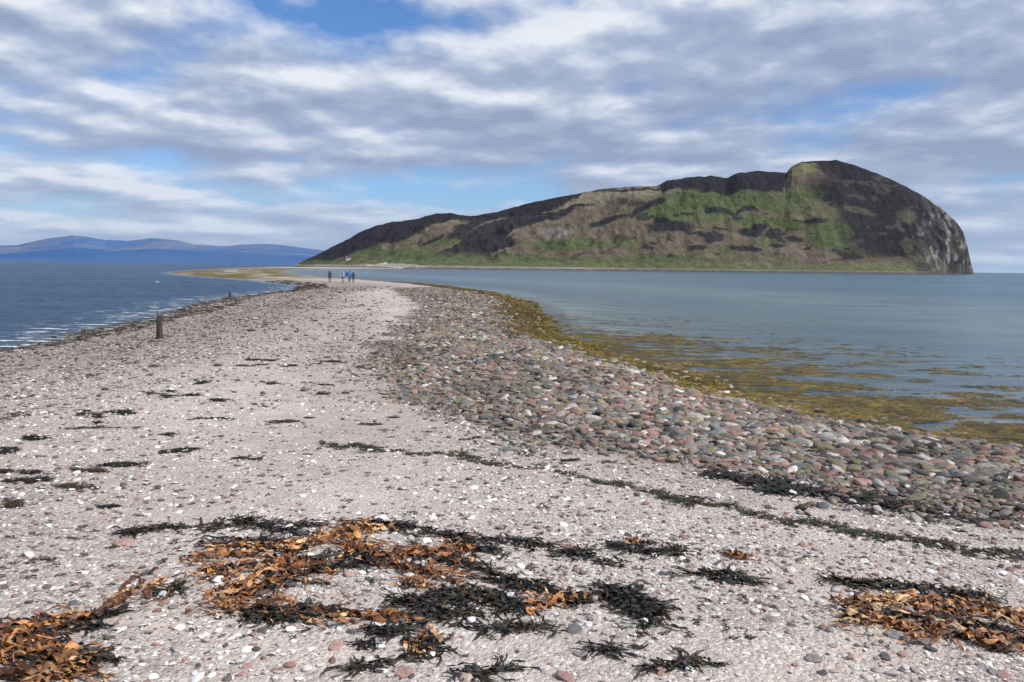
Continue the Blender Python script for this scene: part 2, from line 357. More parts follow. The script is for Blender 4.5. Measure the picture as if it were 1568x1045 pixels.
# ------------------------------------------------------------ scatter helper
def gn_scatter(name,pts,rot,scl,col,srcs):
    coll=bpy.data.collections.new(name+'_shapes')
    for s_ in srcs: coll.objects.link(s_)
    me=bpy.data.meshes.new(name); me.vertices.add(len(pts)); me.vertices.foreach_set('co',np.asarray(pts,np.float32).ravel())
    for nm,arr in (('rotv',rot),('sclv',scl)):
        at=me.attributes.new(nm,'FLOAT_VECTOR','POINT'); at.data.foreach_set('vector',np.ascontiguousarray(arr,np.float32).ravel())
    at=me.attributes.new('pcol','FLOAT_COLOR','POINT'); at.data.foreach_set('color',np.concatenate([col,np.ones((len(col),1))],1).astype(np.float32).ravel())
    o=bpy.data.objects.new(name,me); scene.collection.objects.link(o)
    ng=bpy.data.node_groups.new(name,'GeometryNodeTree')
    ng.interface.new_socket(name='Geometry',in_out='INPUT',socket_type='NodeSocketGeometry'); ng.interface.new_socket(name='Geometry',in_out='OUTPUT',socket_type='NodeSocketGeometry')
    gi=ng.nodes.new('NodeGroupInput'); go=ng.nodes.new('NodeGroupOutput'); ip=ng.nodes.new('GeometryNodeInstanceOnPoints'); ci=ng.nodes.new('GeometryNodeCollectionInfo')
    ci.inputs['Collection'].default_value=coll; ci.inputs['Separate Children'].default_value=True; ci.inputs['Reset Children'].default_value=True
    ip.inputs['Pick Instance'].default_value=True
    L=ng.links.new; L(gi.outputs[0],ip.inputs['Points']); L(ci.outputs[0],ip.inputs['Instance'])
    for nm,so in (('rotv','Rotation'),('sclv','Scale')):
        na=ng.nodes.new('GeometryNodeInputNamedAttribute'); na.data_type='FLOAT_VECTOR'; na.inputs['Name'].default_value=nm; L(na.outputs['Attribute'],ip.inputs[so])
    L(ip.outputs[0],go.inputs[0])
    md=o.modifiers.new('scatter','NODES'); md.node_group=ng
    return o
def inst_mat(name,rough=.7,spec=.3,nscale=3.,amt=.35):
    m,nt=newmat(name); g=N(nt); tc=g.n('ShaderNodeTexCoord').outputs['Object']
    c=g.n('ShaderNodeAttribute',attribute_name='pcol',attribute_type='INSTANCER').outputs['Color']
    nz=g.noise(tc,nscale,5,.65); f=g.ramp(nz,[(.3,1-amt),(.7,1+amt*.6)])
    c=g.mix(1.,c,f,'MULTIPLY')
    bp=g.n('ShaderNodeBump',{'Height':nz,'Strength':.4,'Distance':.05})
    bs=g.n('ShaderNodeBsdfPrincipled',{'Base Color':c,'Roughness':rough,'Specular IOR Level':spec,'Normal':bp.outputs[0]})
    g.n('ShaderNodeOutputMaterial',{'Surface':bs.outputs[0]}); return m
import bmesh
from mathutils import noise as mn
def stone_src(i,mat,sub=3,ang=.3):
    bm=bmesh.new(); bmesh.ops.create_icosphere(bm,subdivisions=sub,radius=.5)
    off=Vector((i*7.3,i*3.1,0))
    for v in bm.verts:
        d=v.co.normalized(); r=.5*(1+ang*1.2*mn.noise(d*1.3+off)+.9*ang*mn.noise(d*2.8+off))
        k=1/max(abs(d.x)**4+abs(d.y)**4+abs(d.z)**4,1e-6)**(1/4); r*=.45+.5*k
        v.co=d*r
    me=bpy.data.meshes.new('stone_shape'); bm.to_mesh(me); bm.free(); me.materials.append(mat)
    for p_ in me.polygons: p_.use_smooth=True
    return bpy.data.objects.new('stone_shape',me)
def shell_src(i,mat):
    n=14; V=[(0,0,.16)]
    for r in (1,2):
        for k in range(n):
            an=2*math.pi*k/n; rad=.25*r*(1+.15*math.cos(an)); V.append((rad*math.cos(an)*(1 if k%2 else 1.06),rad*math.sin(an)*.85,.16-.04*r*r+(.01 if k%2 else 0)))
    bm=bmesh.new(); vs=[bm.verts.new(v) for v in V]
    for k in range(n):
        k2=(k+1)%n; bm.faces.new((vs[0],vs[1+k],vs[1+k2])); bm.faces.new((vs[1+k],vs[1+n+k],vs[1+n+k2],vs[1+k2]))
    me=bpy.data.meshes.new('shell_shape'); bm.to_mesh(me); bm.free(); me.materials.append(mat)
    for p_ in me.polygons: p_.use_smooth=True
    return bpy.data.objects.new('shell_shape',me)
stm=inst_mat('weathered_stone',.8,.25)
shm=inst_mat('bleached_shell',.5,.4,2.,.15)
def pal(n,cols,w,jit=.25):
    idx=rng.choice(len(cols),n,p=np.array(w)/sum(w)); c=np.array(cols)[idx]*(1+jit*(rng.random((n,1))*2-1)); return np.clip(c,0,1)
def rots(n,tilt=.3): return np.stack([(rng.random(n)-.5)*tilt*2,(rng.random(n)-.5)*tilt*2,rng.random(n)*6.283],1)
n=300000; r=rng.uniform(5,75,n); a_=rng.uniform(math.radians(-16),math.radians(44),n); x=r*np.sin(a_); y=r*np.cos(a_)
sdv=sd_shore(x,y); mc,mw,lf,pl=zones(x,y,sdv); cs=poly_sd(x,y,cob)
keep=(rng.random(n)<mc)&(sdv>-3)&(rng.random(n)<np.where((mw>.4)|(sdv<0),.09,1.))
x,y,sdv,cs,r,mw=x[keep],y[keep],sdv[keep],cs[keep],r[keep],mw[keep]; n=len(x)
size=np.exp(np.clip(rng.normal(0,.52,n),-2,1.0))*np.interp(cs,[0,1,3],[.028,.044,.060])*np.interp(r,[5,20,75],[1,1.15,1.7])
scl=np.stack([size*rng.uniform(1.1,1.9,n),size*rng.uniform(.75,1.15,n),size*rng.uniform(.35,.7,n)],1)
z=H(x,y)+scl[:,2]*.22
col=pal(n,[(.15,.14,.125),(.225,.14,.11),(.235,.205,.18),(.06,.055,.052),(.46,.42,.39),(.20,.175,.105),(.30,.195,.165),(.15,.16,.16)],[5,5,5,3.2,2,3,2.6,2],.35)
col=col*(1+.35*fbm(x*.5,y*.5,161,3))[:,None]
gn_scatter('cobble_shore',np.stack([x,y,z],1),rots(n,.4),scl,np.clip(col,0,1),[stone_src(i,stm,2) for i in range(6)])
n=130000; r=rng.uniform(1.8,22,n); a_=rng.uniform(math.radians(-40),math.radians(40),n); x=r*np.sin(a_); y=r*np.cos(a_)
mc,mw,lf,pl=zones(x,y); cl=.50+1.0*fbm(x*.9,y*.9,131,4); keep=(rng.random(n)<(1-mc)*np.clip(cl,.05,1)*(1-.6*pl*sstep(4,8,r))); x,y,r,lf=x[keep],y[keep],r[keep],lf[keep]; n=len(x)
size=np.exp(rng.normal(0,.58,n))*.0100*np.interp(r,[2,6,22],[.95,1.2,2.2]); size=np.minimum(size,.045)
scl=np.stack([size*rng.uniform(1.,1.6,n),size,size*rng.uniform(.35,.7,n)],1)
col=pal(n,[(.62,.59,.56),(.41,.31,.27),(.43,.395,.37),(.13,.12,.12),(.29,.18,.15),(.84,.82,.79)],[4,4,4.4,3.2,2.6,2.4]); col=col*(1-.35*lf[:,None])
gn_scatter('beach_pebbles',np.stack([x,y,H(x,y)+scl[:,2]*.25],1),rots(n),scl,col,[stone_src(i+10,stm,2) for i in range(4)])
n=21000; r=rng.uniform(1.8,18,n); a_=rng.uniform(math.radians(-40),math.radians(40),n); x=r*np.sin(a_); y=r*np.cos(a_)
mc,mw,lf,pl=zones(x,y); keep=(rng.random(n)<(1-mc)*(1-.6*lf)*np.clip(.42+1.3*fbm(x*.8,y*.8,137,3),.03,1)*np.interp(r,[6,18],[1,.5])); x,y,r=x[keep],y[keep],r[keep]; n=len(x)
size=np.exp(rng.normal(0,.45,n))*.021; scl=np.stack([size,size,size],1)
gn_scatter('shell_fragments',np.stack([x,y,H(x,y)+.003],1),rots(n,.5),scl,pal(n,[(.86,.85,.83),(.74,.70,.67),(.64,.56,.53)],[5,3,2],.1),[shell_src(0,shm)])
n=170; px=rng.uniform(0,1568,n); py=rng.uniform(760,1045,n); x,y,z=gp(px,py)
size=np.exp(rng.normal(0,.3,n))*.034; scl=np.stack([size*1.3,size,size*.5],1)
gn_scatter('loose_stones',np.stack([x,y,z+.002],1),rots(n),scl,pal(n,[(.38,.24,.21),(.31,.28,.27),(.5,.46,.43),(.12,.12,.12)],[4,3,3,2]),[stone_src(i+20,stm,3) for i in range(3)])
n=40000; r=rng.uniform(10,90,n); a_=rng.uniform(math.radians(-45),math.radians(-6),n); x=r*np.sin(a_); y=r*np.cos(a_)
sdv=sd_shore(x,y); mc,mw,lf,pl=zones(x,y,sdv); keep=(sdv>-.6)&(rng.random(n)<lf*.9+.05); x,y,r,sdv=x[keep],y[keep],r[keep],sdv[keep]; n=len(x)
size=np.exp(rng.normal(0,.4,n))*.036*np.interp(r,[10,60],[1,2.2]); scl=np.stack([size*1.4,size,size*.5],1)
col=pal(n,[(.27,.20,.17),(.17,.13,.115),(.38,.34,.31),(.08,.06,.05)],[4,3.4,3,3])*np.interp(sdv,[0,3],[.5,1])[:,None]
gn_scatter('shingle_stones',np.stack([x,y,H(x,y)+scl[:,2]*.2],1),rots(n),scl,col,[stone_src(i+30,stm,2) for i in range(3)])

# ------------------------------------------------------------ seaweed
class Rib:
    def __init__(s): s.V=[];s.F=[];s.C=[];s.I=[];s.k=0
    def ribbon(s,path,w,col,ruf=.25,K=4,tpk=3.5):
        n=len(path); b=len(s.V); ph=random.random()*6; fr=random.uniform(.5,1.0); s.k+=1
        for i,pnt in enumerate(path):
            a_=path[max(i-1,0)]; c_=path[min(i+1,n-1)]
            tx,ty=c_[0]-a_[0],c_[1]-a_[1]; l=math.hypot(tx,ty)+1e-9; nx,ny=-ty/l,tx/l
            tpr=min(1,.2+tpk*min(i,n-1-i)/n)
            ww=w*tpr*(.85+.18*math.sin(i*.3+ph)+.08*math.sin(i*1.1+ph*2))
            tw=math.sin(i*.25+ph)*.9
            for k in range(K+1):
                q=(k/K-.5)*2
                zz=ruf*w*(abs(q)**1.5)*math.sin(i*fr+ph+q*2.2)+tw*q*ww*.3+(.10*w*math.sin(q*5+ph))
                s.V.append((pnt[0]+nx*q*ww*.5,pnt[1]+ny*q*ww*.5,pnt[2]+max(zz,-.3*w)+.25*w*ruf)); s.I.append(s.k)
                s.C.append(col)
        for i in range(n-1):
            for k in range(K):
                o=b+i*(K+1)+k; s.F.append((o,o+1,o+K+2,o+K+1))
    def obj(s,name,mat,link=True,crump=0.0,fq=10.,cv=.35):
        V=np.array(s.V); I=np.array(s.I); C_=np.array(s.C)
        if link: V[:,2]+=H(V[:,0],V[:,1])
        if crump:
            c_=fbm(V[:,0]*fq+I*3.17,V[:,1]*fq*1.6+I*1.73,301,3); V[:,2]+=crump*np.abs(c_)*1.8
            C_=C_*(1-cv+2*cv*sstep(-.5,.5,c_))[:,None]
            V[:,0]+=crump*.9*fbm(V[:,0]*20+I,V[:,1]*20,303,2); V[:,1]+=crump*.9*fbm(V[:,0]*20,V[:,1]*20+I,305,2)
        o=mesh_obj(name,V,np.array(s.F),mat,True,link); color_attr(o,'wcol',C_); return o
def weed_mat(name,rough,attr='wcol',inst=False,lo=.5,ns=26.):
    m,nt=newmat(name); g=N(nt); tc=g.n('ShaderNodeTexCoord').outputs['Object']
    c=g.n('ShaderNodeAttribute',attribute_name=attr).outputs['Color']
    if inst:
        c=g.mix(1.,c,g.n('ShaderNodeAttribute',attribute_name='pcol',attribute_type='INSTANCER').outputs['Color'],'MULTIPLY')
    nz=g.noise(tc,ns,6,.7); c=g.mix(1.,c,g.ramp(nz,[(.3,(lo,lo*.78,lo*.68)),(.5,(.95,.88,.82)),(.72,(1.45,1.4,1.3))]),'MULTIPLY')
    bp=g.n('ShaderNodeBump',{'Height':g.noise(tc,70.,4,.6),'Strength':.7,'Distance':.006})
    bs=g.n('ShaderNodeBsdfPrincipled',{'Base Color':c,'Roughness':rough,'Specular IOR Level':.4,'Normal':bp.outputs[0]})
    g.n('ShaderNodeOutputMaterial',{'Surface':bs.outputs[0]}); return m
kelpm=weed_mat('dried_kelp',.40,lo=.5,ns=22.); blackm=weed_mat('dried_wrack',.5,lo=.35); instm=weed_mat('wrack_frond',.55,inst=True,lo=.35)
KC=[(.32,.145,.048),(.41,.215,.088),(.21,.085,.03),(.50,.35,.19),(.12,.048,.02),(.04,.02,.012)]
KW=[4.6,4,4.6,2.4,4.2,3]
BC=[(.010,.009,.008),(.018,.015,.011),(.035,.025,.014),(.014,.016,.010)]
def path_from(x,y,ang,L,n,lift,curl):
    P_=[];st=L/n; k=random.uniform(-curl,curl)*.5; ph=random.random()*6; a0=ang
    for i in range(n):
        k+=random.uniform(-curl,curl)*.7-.02*math.sin(ang-a0); k*=.85; ang+=k
        P_.append((x,y,.003+lift*(.55+.45*math.sin(i*.4+ph)))); x+=math.cos(ang)*st;y+=math.sin(ang)*st
    return P_
def samples(l,jx,jy,N_):
    l=np.array(l,float)
    seg=np.hypot(*(l[1:]-l[:-1]).T); c=np.concatenate([[0],np.cumsum(seg)])/seg.sum(); t_=rng.random(N_)
    px=np.interp(t_,c,l[:,0]); py=np.interp(t_,c,l[:,1])
    k=np.clip(np.searchsorted(c,t_,side='right')-1,0,len(l)-2); dx=(l[k+1]-l[k]); dx=dx/np.hypot(dx[:,0],dx[:,1])[:,None]
    px=px+rng.normal(0,.5,N_)*jx; py=py+rng.normal(0,.5,N_)*jy
    x,y,z=gp(px,py); x1,y1,z1=gp(px+dx[:,0]*8,py+dx[:,1]*8)
    return x,y,np.arctan2(y1-y,x1-x)
def kelp(strokes,name='kelp_pile'):
    R=Rib()
    for (l,jx,jy,N_) in strokes:
        N_=max(3,int(N_*1.5))
        x,y,a_=samples(l,jx,jy,N_)
        for i in range(N_):
            hd=a_[i]+random.gauss(0,.32)+(math.pi if random.random()<.5 else 0)
            wide=random.random()<.45
            w=random.uniform(.018,.040) if wide else random.uniform(.006,.016); L=random.uniform(.22,.45) if wide else random.uniform(.2,.55)
            if N_<12: L*=.5
            x0=x[i]-math.cos(hd)*L*.5; y0=y[i]-math.sin(hd)*L*.5
            R.ribbon(path_from(x0,y0,hd,L,40,random.uniform(.0,.022),.10 if wide else .13),w,random.choices(KC,KW)[0],random.uniform(.2,.5),6 if wide else 2,10)
    return R.obj(name,kelpm,True,.015,11.,.45)
def wrack(strokes,name='wrack_clump'):
    R=Rib()
    for (l,jx,jy,N_) in strokes:
        N_=int(N_*.62)
        x,y,a_=samples(l,jx*1.3,jy,N_)
        for i in range(N_):
            hd=a_[i]+random.gauss(0,.4)+(math.pi if random.random()<.5 else 0)
            c=random.choice(BC); lf_=random.uniform(0,.016)
            for b in range(4):
                R.ribbon(path_from(x[i]+random.gauss(0,.022),y[i]+random.gauss(0,.012),hd+random.gauss(0,.4),random.uniform(.05,.18),10,lf_,.3),random.uniform(.005,.017),c,.6,2)
    return R.obj(name,blackm,True,.008,18.,.3)
kelp([([(300,866),(340,880)],10,8,7),([(310,850),(360,838),(430,845),(490,832)],12,4,18),([(315,885),(400,866),(470,868),(530,850)],12,4,20),([(500,822),(560,806),(620,815)],16,5,16),([(540,838),(600,850),(690,848)],16,8,28),([(600,865),(660,882),(740,880)],16,5,16),([(690,835),(720,860)],10,7,7),
 ([(330,928),(375,905),(430,890),(480,878)],9,4,18),([(330,932),(400,932),(470,942)],10,5,13),([(490,940),(560,945),(650,948)],10,2.5,9),([(620,895),(660,900)],10,3,5)])
wrack([([(300,815),(370,800),(440,812),(500,808)],16,6,80),([(310,838),(380,832),(470,822)],20,6,50),([(520,802),(600,806),(690,822),(790,832)],16,5,90),([(700,835),(760,845)],18,7,40),([(640,850),(720,870),(750,880)],18,7,50),([(430,880),(520,868),(600,870)],12,4,40),([(520,850),(560,860)],18,8,30),([(340,915),(400,905),(460,890)],14,5,30)])
kelp([([(1300,935),(1350,930),(1400,925),(1480,940)],12,9,36),([(1320,955),(1390,965),(1450,960)],14,5,22)]); wrack([([(1280,892),(1350,898),(1430,905),(1510,918)],12,3,110),([(1310,950),(1390,948),(1470,950)],20,8,50)])
kelp([([(1500,930),(1560,945)],12,6,12),([(1490,975),(1568,992)],12,4,14)]); wrack([([(1490,960),(1568,985)],18,8,40)])
kelp([([(-20,975),(60,965),(110,955)],14,5,18),([(-20,1000),(60,1000),(120,1010)],20,11,30),([(20,1035),(120,1035)],20,6,16)]); wrack([([(0,965),(60,958),(120,965)],20,8,50),([(30,990),(100,1010),(150,1015)],24,14,70)])
kelp([([(180,928),(205,910),(240,895)],8,4,8)])
wrack([([(385,942),(425,948),(465,940)],14,6,90)])
wrack([([(615,925),(670,920),(740,912),(790,930)],16,7,170),([(640,945),(720,942)],30,5,40)])
wrack([([(930,905),(965,922),(1005,945)],16,12,190)])
kelp([([(820,928),(860,915),(905,918)],10,4,9)]); wrack([([(755,888),(790,896),(825,905)],18,6,50),([(870,925),(960,905)],16,5,40)])
kelp([([(950,832),(1010,830),(1045,838)],8,3,7),([(1100,850),(1135,856)],6,3,5)]); wrack([([(940,838),(1000,848),(1050,845)],16,5,55),([(1060,880),(1110,882),(1160,895)],16,6,36),([(900,855),(930,862)],12,6,16)])
kelp([([(630,1005),(650,965)],6,6,5)]); wrack([([(625,1010),(640,985),(670,995)],12,10,36),([(545,995),(570,975),(620,962)],10,5,34)])
wrack([([(715,1040),(760,1028)],12,6,22),([(900,1000),(960,995)],10,4,18),([(1015,1025),(1060,1012)],14,6,32),([(545,1024),(580,1018)],8,4,14),([(740,966),(850,962)],10,3,26)])
wrack([([(195,818),(240,810),(275,806)],8,3,36),([(255,910),(280,898)],8,4,20),([(140,945),(165,940)],8,4,14),([(790,832),(830,838)],10,4,24),([(860,850),(890,846)],14,6,24)])

def frond_src(i):
    R=Rib()
    for k in range(26):
        an=random.random()*6.28; r0=random.random()*.25; L=random.uniform(.15,.45); n=7; x=r0*math.cos(an);y=r0*math.sin(an); d=an+random.gauss(0,.9); hz=random.uniform(.02,.16); pth=[]
        for j in range(n):
            pth.append((x,y,hz*math.sin(j/(n-1)*3.0)+.01)); d+=random.gauss(0,.35); x+=math.cos(d)*L/n; y+=math.sin(d)*L/n
        R.ribbon(pth,random.uniform(.04,.09),random.choice([(1,1,1),(.6,.6,.6),(1.0,.8,.6),(.8,.9,.5)]),.4,2)
    return R.obj('frond_shape',instm,False)
fsrc=[frond_src(i) for i in range(5)]
ap=[];ss=[];cc=[]
def add(px,py,size,c,ax_=1.0):
    ap.append((px,py)); ss.append((size*ax_,size,size*.45)); cc.append(c)
blk=(.022,.018,.013); grn=(.055,.055,.026); brn=(.07,.045,.022)
def along(l,step,jx,jy,size,c,prob=1.0):
    for (x0,y0),(x1,y1) in zip(l[:-1],l[1:]):
        n=max(1,int(math.hypot(x1-x0,y1-y0)/step))
        for i in range(n):
            t_=(i+random.random())/n
            if random.random()>prob: continue
            wv=2.2*math.sin((x0+(x1-x0)*t_)/23.)+1.5*math.sin((x0+(x1-x0)*t_)/9.)
            add(x0+(x1-x0)*t_+random.gauss(0,jx),y0+(y1-y0)*t_+wv+random.gauss(0,jy),size*math.exp(random.gauss(0,.45)),tuple(k*random.uniform(.7,1.3) for k in c),random.uniform(1,1.8))
along([(500,684),(600,690),(700,700),(850,722),(1000,755),(1130,782),(1300,812),(1568,858)],2.2,3,1.8,.08,grn,.9)
along([(540,650),(600,662),(680,668),(780,690),(880,705),(1000,718)],7,6,3,.09,grn,.5)
along([(1090,728),(1180,745),(1280,762),(1345,768)],1.2,3,2.5,.16,blk,.9)
along([(1345,768),(1450,790),(1568,812)],5,5,4,.11,blk,.6)
along([(1200,800),(1400,832),(1568,850)],6,5,3,.11,blk,.5)
along([(1300,775),(1568,800)],5,8,4,.12,blk,.5)
along([(1400,798),(1568,830)],8,8,4,.09,blk,.4)
for (a0,b0,w_,h_,s_,c_) in [(50,670,26,6,.10,blk),(8,690,14,6,.1,blk),(150,632,22,5,.1,blk),(195,632,20,3,.12,blk),(150,640,10,6,.1,blk),(278,690,32,4,.09,blk),(310,584,12,5,.12,blk),(298,604,16,3,.1,blk),(335,614,20,4,.1,blk),(258,608,24,3,.09,blk),(250,602,20,3,.09,blk),(385,703,26,2,.08,blk),(428,645,30,4,.09,brn),(105,747,36,5,.08,brn),(38,722,40,4,.09,blk),(20,738,20,4,.09,blk),(180,714,45,5,.09,blk),(140,720,30,5,.08,brn),(163,776,18,3,.07,blk),(15,772,25,5,.08,brn),(408,552,28,2.5,.13,blk),(392,560,26,2,.12,blk),(440,560,10,1.5,.12,blk),(508,555,20,2.5,.12,blk),(415,588,16,2,.1,blk),(497,604,14,2,.08,blk),(180,550,14,2,.1,brn),(255,666,12,3,.08,blk),(560,650,26,3,.07,grn),(604,640,16,2,.07,brn),(566,563,22,4,.1,grn),(545,683,46,4,.07,grn),(910,664,40,6,.16,blk),(1060,765,14,3,.09,blk),(870,705,16,2,.08,blk),(600,493,10,1.5,.13,blk),(760,520,20,3,.1,grn),(330,640,40,3,.07,blk),(160,655,60,3,.06,brn),(60,735,30,6,.07,blk),(500,590,10,1,.1,blk),(330,560,12,1.5,.1,brn),(470,640,10,1,.08,brn),(1290,735,30,6,.1,blk),(1040,690,30,5,.1,blk)]:
    cs_=[(random.gauss(0,w_*.42),random.gauss(0,h_*.4)) for _ in range(3)]
    for i in range(int(12+w_*h_*.28)):
        o_=random.choice(cs_); add(a0+o_[0]+random.gauss(0,w_*.25),b0+o_[1]+random.gauss(0,h_*.25),1.4*s_*random.uniform(.4,1.1),tuple(k*random.uniform(.7,1.4) for k in c_),random.uniform(1,1.8))
for i in range(900): add(random.uniform(0,1000),random.uniform(470,900),random.uniform(.02,.085),random.choice([blk,brn,brn,grn]),random.uniform(1,2))
for i in range(620): add(random.uniform(260,1200),random.uniform(800,980),random.uniform(.02,.065),random.choice([blk,blk,brn]),random.uniform(1,2))
along([(0,640),(200,570),(330,520),(420,480)],5,26,8,.10,brn,.7)
n=len(ap); ap=np.array(ap); x,y,z=gp(ap[:,0],ap[:,1]); gn_scatter('strandline_seaweed',np.stack([x,y,z],1),rots(n,.15)*np.array([1,1,.35])-np.array([0,0,.4]),np.array(ss),np.array(cc),fsrc)
n=240000; r=rng.uniform(7,120,n); r[:130000]=rng.uniform(8,32,130000); a_=rng.uniform(math.radians(-22),math.radians(42),n); x=r*np.sin(a_); y=r*np.cos(a_)
sdv=sd_shore(x,y); mc,mw,lf,pl=zones(x,y,sdv)
pn=fbm(x*.7,y*1.6,151,4)
fl=sstep(-13,-3.,sdv)*sstep(-.08,.10,pn+.40*sstep(-3.2,0,sdv)-.05)*(sdv<0)*(y<45)*(x>0)
keep=rng.random(n)<np.where(sdv>0,mw*.85,fl*.6*(.35+.65*sstep(-7,-1,sdv))); x,y,r,sdv=x[keep],y[keep],r[keep],sdv[keep]; n=len(x)
hz_=H(x,y); z=np.where(hz_>.0,hz_+.01,.004); size=rng.uniform(.10,.32,n)*np.interp(r,[7,30,110],[.8,1.2,3.2]); scl=np.stack([size*1.3,size,size*np.where(hz_<=0.,.10,.6)],1)
col=pal(n,[(.20,.150,.02),(.13,.095,.014),(.29,.225,.04),(.06,.045,.01)],[4,4,3.4,2.4])*(1+.6*fbm(x*1.1,y*1.1,171,3))[:,None]
gn_scatter('seaweed_bed',np.stack([x,y,z],1),rots(n,.04),scl,np.clip(col,0,1),fsrc)
n=16000; r=rng.uniform(18,130,n); a_=rng.uniform(math.radians(-40),math.radians(-8),n); x=r*np.sin(a_); y=r*np.cos(a_)
sdv=sd_shore(x,y); keep=(sdv>-.8)&(sdv<2.6)&(x<np.interp(y,[0,40,100,160],[0,-7,-14,-50]))&(rng.random(n)<.8); x,y,r=x[keep],y[keep],r[keep]; n=len(x)
size=rng.uniform(.2,.5,n)*np.interp(r,[15,120],[.8,2]); gn_scatter('wrack_line',np.stack([x,y,np.maximum(H(x,y),-.02)],1),rots(n,.1),np.stack([size*1.3,size,size*.5],1),pal(n,[(.05,.035,.018),(.09,.06,.03),(.03,.022,.014)],[4,3,3]),fsrc)

# ------------------------------------------------------------ wooden posts
def wood_mat():
    m,nt=newmat('weathered_wood'); g=N(nt); tc=g.n('ShaderNodeTexCoord').outputs['Object']
    nz=g.noise(g.mapv(tc,(30,30,3)),1.,5,.6); c=g.ramp(nz,[(.3,(.02,.016,.012)),(.7,(.09,.07,.05))])
    bp=g.n('ShaderNodeBump',{'Height':nz,'Strength':.8,'Distance':.02})
    bs=g.n('ShaderNodeBsdfPrincipled',{'Base Color':c,'Roughness':.85,'Normal':bp.outputs[0]}); g.n('ShaderNodeOutputMaterial',{'Surface':bs.outputs[0]}); return m
wm=wood_mat()
def post(px,py,h,rad,lean):
    x,y,z=[float(k[0]) for k in gp(np.array([px]),np.array([py]))]; bm=bmesh.new(); n=20; rings=[]
    L=16
    for i in range(L):
        t_=i/(L-1); ring=[]
        for k in range(n):
            an=k/n*6.283; rr_=rad*(1-.25*t_)*(1+.18*mn.noise(Vector((math.cos(an)*1.5,math.sin(an)*1.5,t_*3+px))))
            if t_<.15: rr_*=1.15
            zz=t_*h-.15
            if i==L-1: zz+= h*.16*(abs(math.cos(an))**2)*(1 if math.cos(an)<0 else .6)-h*.1*abs(math.sin(an))
            ring.append(bm.verts.new((x+rr_*math.cos(an)+lean*t_*h,y+rr_*math.sin(an),z+zz)))
        rings.append(ring)
    for a_,b_ in zip(rings[:-1],rings[1:]):
        for k in range(n): bm.faces.new((a_[k],a_[(k+1)%n],b_[(k+1)%n],b_[k]))
    c=bm.verts.new((x+lean*h,y,z+h*.78-.1))
    for k in range(n): bm.faces.new((rings[-1][k],rings[-1][(k+1)%n],c))
    me=bpy.data.meshes.new('wooden_post'); bm.to_mesh(me); bm.free(); me.materials.append(wm)
    for p_ in me.polygons: p_.use_smooth=True
    scene.collection.objects.link(bpy.data.objects.new('wooden_post',me))
post(244,519,.78,.09,.02); post(352,456,.6,.13,.0); 

